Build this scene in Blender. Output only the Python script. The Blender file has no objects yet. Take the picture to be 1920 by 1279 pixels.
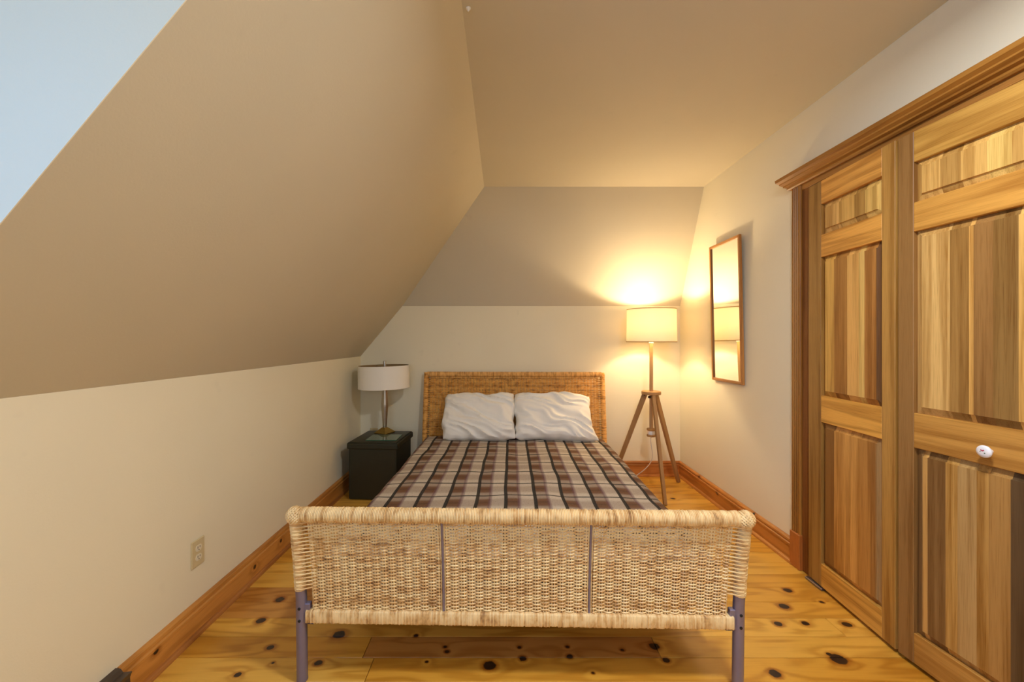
import bpy, bmesh, math, random
import numpy as np
from mathutils import Vector, Matrix, noise as mnoise

random.seed(7)
S = bpy.context.scene
COL = S.collection
PI = math.pi

# ------------------------------------------------------------------ camera
cam_d = bpy.data.cameras.new('camera')
cam_d.lens = 14.0
cam_d.sensor_width = 36.0
cam_d.shift_x = 17.0 / 1920
cam_d.shift_y = -2.5 / 1920
cam_d.clip_start = 0.02
cam = bpy.data.objects.new('camera', cam_d)
COL.objects.link(cam)
cam.location = (0, 0, 1.235)
cam.rotation_euler = (PI / 2, 0, 0)
S.camera = cam

# ------------------------------------------------------------------ world, lights, exposure
S.view_settings.view_transform = 'Standard'
S.view_settings.look = 'None'
S.view_settings.gamma = 1.0
S.view_settings.use_curve_mapping = False
S.view_settings.exposure = 0.70
S.cycles.diffuse_bounces = 5
S.cycles.glossy_bounces = 3
S.cycles.max_bounces = 8
S.cycles.transparent_max_bounces = 8
S.cycles.use_adaptive_sampling = True
S.cycles.adaptive_threshold = 0.03
S.cycles.light_sampling_threshold = 0.03
S.cycles.caustics_reflective = False
S.cycles.caustics_refractive = False

W = bpy.data.worlds.new('sky')
S.world = W
W.use_nodes = True
bgn = W.node_tree.nodes['Background']
bgn.inputs[0].default_value = (0.55, 0.75, 1.0, 1)
bgn.inputs[1].default_value = 0.5
W.cycles.sampling_method = 'NONE'


def area(name, loc, rot, sx, sy, power, color):
    l = bpy.data.lights.new(name, 'AREA')
    l.shape = 'RECTANGLE'
    l.size = sx
    l.size_y = sy
    l.energy = power
    l.color = color
    o = bpy.data.objects.new(name, l)
    COL.objects.link(o)
    o.location = loc
    o.rotation_euler = rot
    return o


# daylight falling in through the dormer window; fill through an added, unseen rear window
area('daylight_dormer', (-1.48, -0.12, 1.50), (0, -PI / 2, 0), 1.30, 1.30, 14, (0.08, 0.36, 1.0))
area('rear_fill', (-0.35, -1.82, 1.50), (PI / 2, 0, 0), 1.5, 1.2, 16, (0.50, 0.73, 1.0))


# ------------------------------------------------------------------ helpers
def lin(c):
    c = c / 255.0
    return c / 12.92 if c <= 0.04045 else ((c + 0.055) / 1.055) ** 2.4


def srgb(r, g, b):
    return (lin(r), lin(g), lin(b), 1.0)


def link(name, me, mat=None, parent=None, smooth=False, color=None, sharp=True):
    o = bpy.data.objects.new(name, me)
    COL.objects.link(o)
    if mat is not None and not me.materials:
        me.materials.append(mat)
    if parent is not None:
        o.parent = parent
    if smooth:
        me.polygons.foreach_set('use_smooth', [True] * len(me.polygons))
        if sharp:
            me.set_sharp_from_angle(angle=math.radians(50))
    if color is not None:
        o.color = (color[0], color[1], color[2], random.random())
    else:
        o.color = (1, 1, 1, random.random())
    return o


def mobj(name, verts, faces, mat, parent=None, smooth=False, color=None):
    me = bpy.data.meshes.new(name)
    me.from_pydata([tuple(v) for v in verts], [], [tuple(f) for f in faces])
    me.validate()
    bm = bmesh.new()
    bm.from_mesh(me)
    bmesh.ops.recalc_face_normals(bm, faces=bm.faces)
    bm.to_mesh(me)
    bm.free()
    return link(name, me, mat, parent, smooth, color)


def bmobj(name, bm, mat, parent=None, smooth=False, color=None):
    me = bpy.data.meshes.new(name)
    bm.to_mesh(me)
    bm.free()
    return link(name, me, mat, parent, smooth, color)


def bm_box(bm, x0, x1, y0, y1, z0, z1, bevel=0.0, segs=1):
    r = bmesh.ops.create_cube(bm, size=1.0)
    vs = r['verts']
    for v in vs:
        v.co = Vector(((x0 + x1) / 2 + v.co.x * (x1 - x0), (y0 + y1) / 2 + v.co.y * (y1 - y0),
                       (z0 + z1) / 2 + v.co.z * (z1 - z0)))
    if bevel > 0:
        es = list({e for v in vs for e in v.link_edges})
        bmesh.ops.bevel(bm, geom=es, offset=bevel, segments=segs, affect='EDGES', profile=0.5)


def box(name, x0, x1, y0, y1, z0, z1, mat, parent=None, bevel=0.0, segs=1, smooth=False, color=None):
    bm = bmesh.new()
    bm_box(bm, x0, x1, y0, y1, z0, z1, bevel, segs)
    return bmobj(name, bm, mat, parent, smooth, color)


def boxes(name, lst, mat, parent=None, color=None):
    bm = bmesh.new()
    for b in lst:
        bm_box(bm, *b)
    return bmobj(name, bm, mat, parent, False, color)


def tube_data(pts, radii, segs=8, cap=True):
    pts = [Vector(p) for p in pts]
    n = len(pts)
    if not hasattr(radii, '__len__'):
        radii = [radii] * n
    verts, faces = [], []
    t0 = (pts[1] - pts[0]).normalized()
    ref = Vector((0, 0, 1)) if abs(t0.z) < 0.9 else Vector((1, 0, 0))
    nrm = t0.cross(ref).normalized()
    for i in range(n):
        t = (pts[min(i + 1, n - 1)] - pts[max(i - 1, 0)]).normalized()
        nrm = (nrm - t * nrm.dot(t)).normalized()
        bn = t.cross(nrm)
        for k in range(segs):
            a = 2 * PI * k / segs
            verts.append(pts[i] + (nrm * math.cos(a) + bn * math.sin(a)) * radii[i])
    for i in range(n - 1):
        for k in range(segs):
            a, b = i * segs + k, i * segs + (k + 1) % segs
            faces.append((a, b, b + segs, a + segs))
    if cap:
        faces.append(tuple(range(segs))[::-1])
        faces.append(tuple((n - 1) * segs + k for k in range(segs)))
    return verts, faces


def tube(name, pts, radii, mat, parent=None, segs=10, color=None, smooth=True):
    v, f = tube_data(pts, radii, segs)
    return mobj(name, v, f, mat, parent, smooth, color)


def lathe_data(profile, segs=32, center=(0, 0, 0), closed=False):
    verts, faces = [], []
    n = len(profile)
    for (r, z) in profile:
        for k in range(segs):
            a = 2 * PI * k / segs
            verts.append((center[0] + r * math.cos(a), center[1] + r * math.sin(a), center[2] + z))
    m = n if closed else n - 1
    for i in range(m):
        j = (i + 1) % n
        for k in range(segs):
            k2 = (k + 1) % segs
            faces.append((i * segs + k, i * segs + k2, j * segs + k2, j * segs + k))
    if not closed:
        faces.append(tuple(range(segs))[::-1])
        faces.append(tuple((n - 1) * segs + k for k in range(segs)))
    return verts, faces


def lathe(name, profile, mat, parent=None, segs=32, center=(0, 0, 0), closed=False, smooth=False, color=None):
    v, f = lathe_data(profile, segs, center, closed)
    return mobj(name, v, f, mat, parent, smooth, color)


def prism(name, poly, axis, a, b, mat, parent=None, color=None, bevel=0.0):
    # poly: 2D points; axis 'x' -> (y,z), 'y' -> (x,z), 'z' -> (x,y)
    def P(p, t):
        return {'x': (t, p[0], p[1]), 'y': (p[0], t, p[1]), 'z': (p[0], p[1], t)}[axis]
    n = len(poly)
    verts = [P(p, a) for p in poly] + [P(p, b) for p in poly]
    faces = [tuple(range(n)), tuple(range(2 * n - 1, n - 1, -1))]
    for i in range(n):
        j = (i + 1) % n
        faces.append((i, j, n + j, n + i))
    o = mobj(name, verts, faces, mat, parent, False, color)
    return o


def beam(name, p0, p1, w0, d0, w1, d1, side, mat, parent=None, color=None):
    # tapered square timber from p0 to p1; side = width direction
    p0, p1 = Vector(p0), Vector(p1)
    t = (p1 - p0).normalized()
    s = Vector(side)
    s = (s - t * s.dot(t)).normalized()
    q = t.cross(s)
    v = []
    for p, w, d in ((p0, w0, d0), (p1, w1, d1)):
        for a, b in ((-1, -1), (1, -1), (1, 1), (-1, 1)):
            v.append(p + s * (a * w / 2) + q * (b * d / 2))
    f = [(0, 1, 2, 3), (7, 6, 5, 4), (0, 1, 5, 4), (1, 2, 6, 5), (2, 3, 7, 6), (3, 0, 4, 7)]
    bm = bmesh.new()
    vs = [bm.verts.new(x) for x in v]
    for ff in f:
        bm.faces.new([vs[i] for i in ff])
    bmesh.ops.recalc_face_normals(bm, faces=bm.faces)
    bmesh.ops.bevel(bm, geom=list(bm.edges), offset=0.002, segments=1, affect='EDGES', profile=0.5)
    return bmobj(name, bm, mat, parent, False, color)


def empty(name, loc=(0, 0, 0), rz=0.0):
    o = bpy.data.objects.new(name, None)
    COL.objects.link(o)
    o.location = loc
    o.rotation_euler = (0, 0, rz)
    o.empty_display_size = 0.1
    return o


def tag(o, label=None, cat=None, group=None, kind=None):
    if label:
        o['label'] = label
    if cat:
        o['category'] = cat
    if group:
        o['group'] = group
    if kind:
        o['kind'] = kind
    return o


# ------------------------------------------------------------------ materials
class NT:
    def __init__(self, name):
        self.m = bpy.data.materials.new(name)
        self.m.use_nodes = True
        self.t = self.m.node_tree
        self.b = self.t.nodes['Principled BSDF']
        self.out = self.t.nodes['Material Output']

    def n(self, kind):
        return self.t.nodes.new(kind)

    def set(self, sock, v):
        if v is None:
            return
        if isinstance(v, bpy.types.NodeSocket):
            self.t.links.new(v, sock)
        else:
            if hasattr(sock.default_value, '__len__') and not hasattr(v, '__len__'):
                v = (v,) * len(sock.default_value)
            sock.default_value = v

    def math(self, op, a, b=None, c=None, clamp=False):
        n = self.n('ShaderNodeMath')
        n.operation = op
        n.use_clamp = clamp
        self.set(n.inputs[0], a)
        self.set(n.inputs[1], b)
        self.set(n.inputs[2], c)
        return n.outputs[0]

    def vec(self, op, a, b=None, out=0):
        n = self.n('ShaderNodeVectorMath')
        n.operation = op
        self.set(n.inputs[0], a)
        if b is not None:
            self.set(n.inputs[1], b)
        return n.outputs[out]

    def mix(self, f, a, b, mode='MIX'):
        n = self.n('ShaderNodeMix')
        n.data_type = 'RGBA'
        n.blend_type = mode
        self.set(n.inputs[0], f)
        self.set(n.inputs[6], a)
        self.set(n.inputs[7], b)
        return n.outputs[2]

    def noise(self, vec, scale=5, detail=2, rough=0.5, dist=0.0):
        n = self.n('ShaderNodeTexNoise')
        self.set(n.inputs['Vector'], vec)
        n.inputs['Scale'].default_value = scale
        n.inputs['Detail'].default_value = detail
        n.inputs['Roughness'].default_value = rough
        n.inputs['Distortion'].default_value = dist
        return n.outputs[0]

    def white(self, v, dim='1D'):
        n = self.n('ShaderNodeTexWhiteNoise')
        n.noise_dimensions = dim
        self.set(n.inputs['W' if dim == '1D' else 'Vector'], v)
        return n.outputs[0]

    def ramp(self, f, stops):
        n = self.n('ShaderNodeValToRGB')
        self.set(n.inputs[0], f)
        e = n.color_ramp.elements
        while len(e) < len(stops):
            e.new(0.5)
        for el, (p, c) in zip(e, stops):
            el.position = p
            el.color = c if hasattr(c, '__len__') else (c, c, c, 1)
        return n.outputs[0]

    def smooth(self, v, a, b):
        n = self.n('ShaderNodeMapRange')
        n.interpolation_type = 'SMOOTHSTEP'
        self.set(n.inputs[0], v)
        n.inputs[1].default_value = a
        n.inputs[2].default_value = b
        return n.outputs[0]

    def obj(self):
        return self.n('ShaderNodeTexCoord').outputs['Object']

    def world(self):
        return self.n('ShaderNodeNewGeometry').outputs['Position']

    def sep(self, v):
        n = self.n('ShaderNodeSeparateXYZ')
        self.set(n.inputs[0], v)
        return n.outputs

    def bump(self, h, strength=0.2, dist=0.01):
        n = self.n('ShaderNodeBump')
        n.inputs['Strength'].default_value = strength
        n.inputs['Distance'].default_value = dist
        self.set(n.inputs['Height'], h)
        self.set(self.b.inputs['Normal'], n.outputs[0])

    def done(self, color=None, rough=None, metal=None, spec=None):
        self.set(self.b.inputs['Base Color'], color)
        self.set(self.b.inputs['Roughness'], rough)
        self.set(self.b.inputs['Metallic'], metal)
        self.set(self.b.inputs['Specular IOR Level'], spec)
        return self.m


def paint(name, rgb, rough=0.75, amount=0.035):
    t = NT(name)
    p = t.world()
    n1 = t.noise(p, 1.3, 2, 0.6)
    n2 = t.noise(p, 150, 1, 0.6)
    c = t.mix(t.smooth(n1, 0.3, 0.7), [x * (1 - amount) for x in rgb[:3]] + [1], rgb)
    n3 = t.noise(p, 9, 2, 0.6)
    c = t.mix(t.smooth(n3, 0.68, 0.8), c, [x * 0.955 for x in rgb[:3]] + [1])
    t.bump(n2, 0.09, 0.003)
    return t.done(c, rough, spec=0.25)


def wood(name, axis, rough=0.45, stretch=0.10, across=9.0, rings=26.0, contrast=0.5, fine=0.35, knots=(), pins=0.0,
         coat=0.0, dark=(0.48, 0.36, 0.20)):
    """tint comes from the object's own colour, its seed from the alpha"""
    t = NT(name)
    p = t.world() if knots else t.obj()
    oi = t.n('ShaderNodeObjectInfo')
    seed = oi.outputs['Alpha']
    sc = [across] * 3
    sc['xyz'.index(axis)] = across * stretch
    q = t.vec('MULTIPLY', p, sc)
    cmb = t.n('ShaderNodeCombineXYZ')
    for i, k in enumerate((37.0, 23.0, 51.0)):
        t.set(cmb.inputs[i], t.math('MULTIPLY', seed, k))
    q = t.vec('ADD', q, cmb.outputs[0])
    dmin = None
    for (kx, ky, kz, ra, rc) in knots:
        s = [1.0 / rc] * 3
        s['xyz'.index(axis)] = 1.0 / ra
        d = t.vec('LENGTH', t.vec('MULTIPLY', t.vec('SUBTRACT', p, (kx, ky, kz)), s), out=1)
        dmin = d if dmin is None else t.math('MINIMUM', dmin, d)
    n1 = t.noise(q, 1.0, 2.5, 0.5, 0.35)
    ph = t.math('MULTIPLY', n1, rings)
    if dmin is not None:
        dmin = t.math('ADD', dmin, t.math('MULTIPLY', t.math('SUBTRACT', t.noise(p, 60, 2), 0.5), 0.5))
        ph = t.math('ADD', ph, t.math('DIVIDE', 14.0, t.math('ADD', dmin, 0.7)))
    ring = t.math('ADD', t.math('MULTIPLY', t.math('SINE', ph), 0.5), 0.5)
    ring = t.math('POWER', ring, 2.2)
    fs = [420.0] * 3
    fs['xyz'.index(axis)] = 9.0
    f1 = t.noise(t.vec('MULTIPLY', t.vec('ADD', p, cmb.outputs[0]), fs), 1.0, 2, 0.6)
    big = t.noise(q, 0.55, 1, 0.5)
    fac = t.math('ADD', t.math('MULTIPLY', ring, contrast), t.math('MULTIPLY', t.smooth(f1, 0.42, 0.75), fine))
    fac = t.math('ADD', fac, t.math('MULTIPLY', t.smooth(big, 0.45, 0.75), 0.30), clamp=True)
    tint = oi.outputs['Color']
    c = t.mix(fac, tint, t.mix(1.0, tint, tuple(dark) + (1,), 'MULTIPLY'))
    if pins > 0:
        v = t.n('ShaderNodeTexVoronoi')
        sv = [pins] * 3
        sv['xyz'.index(axis)] = pins * 0.55
        t.set(v.inputs['Vector'], t.vec('ADD', t.vec('MULTIPLY', p, sv), cmb.outputs[0]))
        v.inputs['Scale'].default_value = 1.0
        sel = t.math('GREATER_THAN', t.sep(v.outputs['Color'])[0], 0.72)
        k = t.math('MULTIPLY', t.smooth(v.outputs['Distance'], 0.055, 0.03), sel)
        c = t.mix(k, c, (0.05, 0.02, 0.01, 1))
    if dmin is not None:
        c = t.mix(t.smooth(dmin, 1.9, 0.9), c, t.mix(1.0, c, (0.6, 0.42, 0.26, 1), 'MULTIPLY'))
        c = t.mix(t.smooth(dmin, 1.05, 0.8), c, (0.028, 0.012, 0.006, 1))
    t.bump(f1, 0.05, 0.002)
    if coat:
        t.b.inputs['Coat Weight'].default_value = coat
        t.b.inputs['Coat Roughness'].default_value = 0.22
    return t.done(c, rough, spec=0.35)


def cane(name, axis, pitch, light, mid, darkc, rough=0.5):
    """cane strands: each strand its own tone, longer stained patches"""
    t = NT(name)
    p = t.obj()
    s = t.sep(p)
    a = s['xyz'.index(axis)]
    idx = t.math('FLOOR', t.math('DIVIDE', a, pitch))
    w = t.white(idx)
    sc = [22.0] * 3
    sc['xyz'.index(axis)] = 40.0
    n = t.noise(t.vec('MULTIPLY', p, sc), 1.0, 3, 0.6)
    v = t.math('ADD', t.math('MULTIPLY', w, 0.24), t.math('MULTIPLY', n, 1.0))
    c = t.ramp(v, [(0.28, darkc), (0.50, mid), (0.68, light), (1.0, [min(1, x * 1.15) for x in light[:3]] + [1])])
    t.b.inputs['Coat Weight'].default_value = 0.15
    t.b.inputs['Coat Roughness'].default_value = 0.35
    return t.done(c, rough, spec=0.4)


def plain(name, rgb, rough=0.5, metal=0.0, nscale=40, amt=0.08, bump=0.0, spec=0.5):
    t = NT(name)
    n = t.noise(t.obj(), nscale, 3, 0.6)
    c = t.mix(n, [x * (1 - amt) for x in rgb[:3]] + [1], [min(1, x * (1 + amt)) for x in rgb[:3]] + [1])
    if bump:
        t.bump(n, bump, 0.003)
    return t.done(c, rough, metal, spec)


def px(x, y, Y):
    return ((x - 943) / 746.667 * Y, Y, 1.235 - (y - 637) / 746.667 * Y)


def floor_px(x, y):
    Y = 1.235 * 746.667 / (y - 637)
    return ((x - 943) / 746.667 * Y, Y)


M = {}
M['wall'] = paint('cream_wall_paint', srgb(240, 230, 202))
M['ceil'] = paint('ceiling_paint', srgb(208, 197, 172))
kn = []
for (x, y, r) in [(918, 1248, 16), (1227, 1212, 13), (835, 1213, 5), (838, 1222, 6), (974, 1214, 5), (1064, 1213, 5),
                  (1068, 1231, 8), (980, 1235, 9), (1167, 1219, 5), (800, 1241, 4), (525, 1124, 11), (489, 1164, 12),
                  (507, 1214, 9), (446, 1265, 9), (597, 1243, 10), (512, 1243, 4), (636, 1190, 15), (1477, 1107, 10),
                  (1470, 1137, 12), (1459, 1170, 10), (1510, 1169, 9), (1588, 1171, 11), (1572, 1236, 20),
                  (1555, 1227, 7), (1453, 1263, 14), (1541, 1129, 5), (1249, 1238, 9), (1112, 1262, 4), (780, 1192, 6),
                  (1262, 935, 5), (1300, 915, 4)]:
    X, Y = floor_px(x, y)
    ra = 0.78 * r * Y / 746.667
    kn.append((X, Y, 0.0, ra, ra * 0.85))
def floor_mat(knots):
    return wood('pine_floor_varnish', 'x', rough=0.33, stretch=0.13, across=9, rings=30, contrast=0.50, fine=0.14,
                knots=knots, coat=0.35, dark=(0.58, 0.42, 0.19))


M['floor'] = floor_mat(())
kb = []
for (x, y, X) in [(293, 1222, -1.278), (527, 1014, -1.278), (478, 1063, -1.278)]:
    Y = X * 746.667 / (x - 943)
    kb.append((X, Y, 1.235 - (y - 637) / 746.667 * Y, 0.011, 0.010))
for (x, y, X) in [(1311, 894, 1.595), (1345, 925, 1.595), (1413, 963, 1.595)]:
    Y = X * 746.667 / (x - 943)
    kb.append((X, Y, 1.235 - (y - 637) / 746.667 * Y, 0.010, 0.010))
M['base_y'] = wood('stained_pine_baseboard_long', 'y', rough=0.4, stretch=0.08, across=14, rings=16, contrast=0.42,
                   fine=0.25, knots=kb, coat=0.2)
M['base_x'] = wood('stained_pine_baseboard_cross', 'x', rough=0.4, stretch=0.08, across=14, rings=16, contrast=0.42,
                   fine=0.25, coat=0.2)
M['wood_x'] = wood('varnished_wood_along_x', 'x', stretch=0.05, across=20, rings=15, contrast=0.55, fine=0.30)
M['wood_y'] = wood('varnished_wood_along_y', 'y', stretch=0.09, across=14, rings=18, contrast=0.42, fine=0.28, coat=0.15)
M['wood_z'] = wood('varnished_wood_upright', 'z', stretch=0.03, across=28, rings=13, contrast=0.52, fine=0.36)
M['lampwood'] = wood('ash_lamp_wood', 'z', stretch=0.05, across=20, rings=10, contrast=0.25, fine=0.2, rough=0.55)
M['cane_x'] = cane('cane_wrap_rail', 'x', 0.0055, srgb(240, 210, 156), srgb(220, 178, 118), srgb(150, 108, 66))
M['cane_z'] = cane('cane_weave_footboard', 'z', 0.0074, srgb(244, 214, 158), srgb(226, 182, 120), srgb(152, 106, 64))
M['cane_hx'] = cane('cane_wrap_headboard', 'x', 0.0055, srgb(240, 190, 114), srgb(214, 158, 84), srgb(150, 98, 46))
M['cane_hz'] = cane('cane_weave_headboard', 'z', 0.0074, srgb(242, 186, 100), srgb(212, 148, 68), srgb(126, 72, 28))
M['bedmetal'] = plain('grey_violet_bed_metal', srgb(138, 132, 158), 0.35, 0.55, 60, 0.05)
M['black'] = plain('black_recess', srgb(18, 16, 18), 0.6)
M['white_cloth'] = plain('white_cotton', srgb(240, 234, 224), 0.85, 0, 300, 0.03, 0.08, 0.2)
M['leather'] = plain('dark_brown_leatherette', srgb(40, 39, 23), 0.42, 0, 220, 0.18, 0.18)
M['nickel'] = plain('brushed_nickel', srgb(206, 196, 180), 0.36, 1.0, 90, 0.08)
M['brass'] = plain('aged_brass', srgb(176, 150, 84), 0.34, 1.0, 90, 0.1)
M['plate'] = plain('almond_plastic', srgb(214, 196, 152), 0.4)
M['socket'] = plain('ivory_plastic', srgb(232, 222, 196), 0.4)
M['whiteplastic'] = plain('white_plastic', srgb(235, 230, 222), 0.4)
M['heater'] = plain('brown_enamel', srgb(78, 64, 54), 0.4, 0.2, 60, 0.06)
M['porcelain'] = plain('white_porcelain', srgb(240, 238, 240), 0.12)
M['rose'] = plain('rose_print', srgb(190, 60, 80), 0.3)
M['leafgreen'] = plain('leaf_print', srgb(80, 110, 80), 0.3)
M['subfloor'] = plain('dark_subfloor', srgb(44, 26, 12), 0.9)
M['steel'] = plain('zinc_steel', srgb(150, 140, 140), 0.35, 0.9)
M['frame_white'] = plain('white_window_paint', srgb(232, 230, 224), 0.5)
M['lampcap'] = plain('dark_metal', srgb(40, 34, 30), 0.4, 0.6)

# mirror silvering
t = NT('mirror_silver')
t.b.inputs['Metallic'].default_value = 1
M['mirror'] = t.done((0.92, 0.93, 0.90, 1), 0.015)

# window glass: mostly clear with a reflection
t = NT('window_glass')
tr = t.n('ShaderNodeBsdfTransparent')
gl = t.n('ShaderNodeBsdfGlossy')
gl.inputs['Roughness'].default_value = 0.02
fr = t.n('ShaderNodeLayerWeight')
mx = t.n('ShaderNodeMixShader')
t.set(mx.inputs[0], t.math('ADD', t.math('MULTIPLY', t.math('POWER', fr.outputs['Facing'], 5.0), 0.85), 0.03))
t.set(mx.inputs[1], tr.outputs[0])
t.set(mx.inputs[2], gl.outputs[0])
t.set(t.out.inputs['Surface'], mx.outputs[0])
M['glass'] = t.m

# green-edged plate glass
t = NT('plate_glass_green')
t.b.inputs['Transmission Weight'].default_value = 0.75
t.b.inputs['IOR'].default_value = 1.5
M['plateglass'] = t.done(srgb(172, 200, 172), 0.03)
M['glassedge'] = plain('green_glass_edge', srgb(70, 130, 100), 0.15)


def fabric_shade(name, rgb, trans):
    t = NT(name)
    p = t.obj()
    n = t.noise(t.vec('MULTIPLY', p, (600, 600, 260)), 1.0, 1)
    c = t.mix(n, [x * 0.94 for x in rgb[:3]] + [1], rgb)
    d = t.n('ShaderNodeBsdfDiffuse')
    tl = t.n('ShaderNodeBsdfTranslucent')
    mx = t.n('ShaderNodeMixShader')
    mx.inputs[0].default_value = trans
    t.set(d.inputs[0], c)
    t.set(tl.inputs[0], c)
    t.set(mx.inputs[1], d.outputs[0])
    t.set(mx.inputs[2], tl.outputs[0])
    t.set(t.out.inputs['Surface'], mx.outputs[0])
    return t.m


M['shade_on'] = fabric_shade('linen_shade', srgb(240, 230, 208), 0.27)
M['shade_off'] = fabric_shade('white_drum_shade', srgb(250, 244, 232), 0.06)
M['shade_in'] = plain('tan_shade_lining', srgb(150, 122, 80), 0.8)
M['trimtape'] = fabric_shade('tan_trim_tape', srgb(214, 184, 130), 0.30)

t = NT('lit_bulb')
em = t.n('ShaderNodeEmission')
em.inputs[0].default_value = (1.0, 0.74, 0.42, 1)
em.inputs[1].default_value = 10.0
t.set(t.out.inputs['Surface'], em.outputs[0])
t.m.cycles.emission_sampling = 'NONE'
M['bulb'] = t.m
M['bulb_off'] = plain('frosted_bulb', srgb(235, 232, 225), 0.3)

# plaid wool blanket, laid out in metres on the cloth's own UVs
t = NT('plaid_wool')
uv = t.n('ShaderNodeTexCoord').outputs['UV']
wob = t.noise(uv, 7, 2)
uvw = t.vec('ADD', uv, t.vec('MULTIPLY', t.vec('SUBTRACT', t.n('ShaderNodeTexNoise').outputs[1], (0.5, 0.5, 0.5)), (0.004, 0.004, 0)))
s = t.sep(uvw)
fib = t.noise(uv, 420, 2, 0.7)
fibx = t.noise(t.vec('MULTIPLY', uv, (700, 60, 1)), 1.0, 2)
u = t.math('FRACT', t.math('DIVIDE', t.math('ADD', s[0], 0.06 + 0.147 * 20), 0.147))
v = t.math('FRACT', t.math('DIVIDE', t.math('ADD', s[1], 0.05 + 0.185 * 20), 0.185))


def band(x, a, b, e):
    return t.math('MULTIPLY', t.smooth(x, a - e, a + e), t.smooth(x, b + e, b - e))


cb = band(u, 0.10, 0.52, 0.03)          # brown columns
cp = band(u, 0.46, 0.58, 0.03)          # plum edge
rb = band(v, 0.30, 0.78, 0.10)          # brown rows
rt = band(v, 0.50, 0.60, 0.05)          # darker heart of the row
cream, tan, brown, plum = srgb(208, 194, 174), srgb(176, 150, 122), srgb(108, 66, 34), srgb(108, 72, 84)
c = t.mix(t.math('MULTIPLY', cb, 0.52), cream, brown)
c = t.mix(t.math('MULTIPLY', rb, 0.36), c, brown)
mot = t.noise(t.vec('MULTIPLY', uv, (110, 110, 1)), 1.0, 3, 0.7)
c = t.mix(t.math('MULTIPLY', t.smooth(mot, 0.5, 0.72), 0.38), c, brown)
c = t.mix(t.math('MULTIPLY', t.math('MULTIPLY', rb, cb), 0.85), c, brown)
c = t.mix(t.math('MULTIPLY', t.math('MULTIPLY', rt, cb), 0.35), c, srgb(58, 32, 18))
c = t.mix(t.math('MULTIPLY', cp, 0.55), c, plum)
lv = band(v, 0.0, 0.070, 0.014)
c = t.mix(t.math('MULTIPLY', lv, 0.92), c, srgb(34, 32, 26))
lu = band(u, 0.0, 0.122, 0.014)
c = t.mix(t.math('MULTIPLY', lu, 0.96), c, srgb(20, 17, 15))
c = t.mix(t.math('MULTIPLY', t.smooth(fib, 0.50, 0.72), 0.42), c, srgb(200, 186, 168))
c = t.mix(t.math('MULTIPLY', t.smooth(fib, 0.48, 0.28), 0.25), c, srgb(70, 56, 46))
t.bump(fib, 0.5, 0.004)
M['plaid'] = t.done(c, 0.95, spec=0.1)

# ------------------------------------------------------------------ room shell
XL, XR, YB, ZC = -1.294, 1.61, 3.62, 2.461
YR = -1.65          # rear wall behind the camera
YD = 0.776          # dormer cheek
ZK, XS = 1.083, -0.15
ZBK, YBS = 1.54, 3.19


def struct(o, label):
    return tag(o, label, None, None, 'structure')


floor = box('floor', XL - 0.15, 2.35, YR - 0.15, YB + 0.12, -0.12, -0.016, M['subfloor'])
struct(floor, 'varnished knotty pine plank floor of the bedroom')
# planks
edges = [1.547 + 0.11 * k for k in range(-30, 20)]
edges = [e for e in edges if YR - 0.05 < e < YB]
edges = [YR] + edges + [YB]
fixed = {1.547: [-0.545, 0.615], 1.437: [-0.50], 1.657: [1.43]}
for a, b in zip(edges[:-1], edges[1:]):
    cuts = None
    for k, cc in fixed.items():
        if abs(a - k) < 0.02:
            cuts = list(cc)
    if cuts is None:
        cuts = []
        x = XL + random.uniform(0.4, 1.8)
        while x < XR - 0.3:
            cuts.append(x)
            x += random.uniform(1.2, 2.2)
    xs = [XL] + cuts + [XR + 0.02]
    near = [k for k in kn if a - 0.02 < k[1] < b + 0.02]
    fm = floor_mat(near) if near else M['floor']
    for i, (x0, x1) in enumerate(zip(xs[:-1], xs[1:])):
        h = random.uniform(-1, 1)
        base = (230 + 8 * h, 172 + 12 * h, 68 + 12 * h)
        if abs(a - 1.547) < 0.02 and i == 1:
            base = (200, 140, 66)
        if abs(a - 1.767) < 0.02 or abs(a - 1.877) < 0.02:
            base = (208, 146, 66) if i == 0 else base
        g = 0.0011
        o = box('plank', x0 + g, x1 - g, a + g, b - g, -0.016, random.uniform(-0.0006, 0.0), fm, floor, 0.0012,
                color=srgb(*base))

# left wall: low knee wall, then the full height dormer wall with its window
WY0, WY1, WZ0, WZ1 = -0.80, 0.56, 0.90, 2.10
wl = boxes('wall_left', [(XL - 0.12, XL, YD + 0.1, YB + 0.1, -0.1, ZK),
                         (XL - 0.12, XL, YR - 0.1, WY0, -0.1, ZC + 0.05),
                         (XL - 0.12, XL, WY1, YD + 0.1, -0.1, ZC + 0.05),
                         (XL - 0.12, XL, WY0, WY1, -0.1, WZ0),
                         (XL - 0.12, XL, WY0, WY1, WZ1, ZC + 0.05)], M['wall'])
struct(wl, 'low cream knee wall under the sloped ceiling')
sl = (ZC - ZK) / (XS - XL)
nx, nz = -sl / math.hypot(1, sl) * 0.12, 1 / math.hypot(1, sl) * 0.12
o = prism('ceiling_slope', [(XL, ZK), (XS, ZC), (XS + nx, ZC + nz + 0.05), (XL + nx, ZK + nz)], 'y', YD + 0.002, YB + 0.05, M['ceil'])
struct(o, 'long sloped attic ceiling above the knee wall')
o = prism('wall_dormer_cheek', [(XL, ZK), (XS, ZC), (XL, ZC)], 'y', YD, YD + 0.002, M['wall'])
struct(o, 'bluish daylit triangular dormer cheek wall at the upper corner')
o = boxes('wall_back', [(XL - 0.1, XR + 0.1, YB, YB + 0.12, -0.1, ZBK)], M['wall'])
struct(o, 'cream wall behind the wicker headboard')
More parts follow.
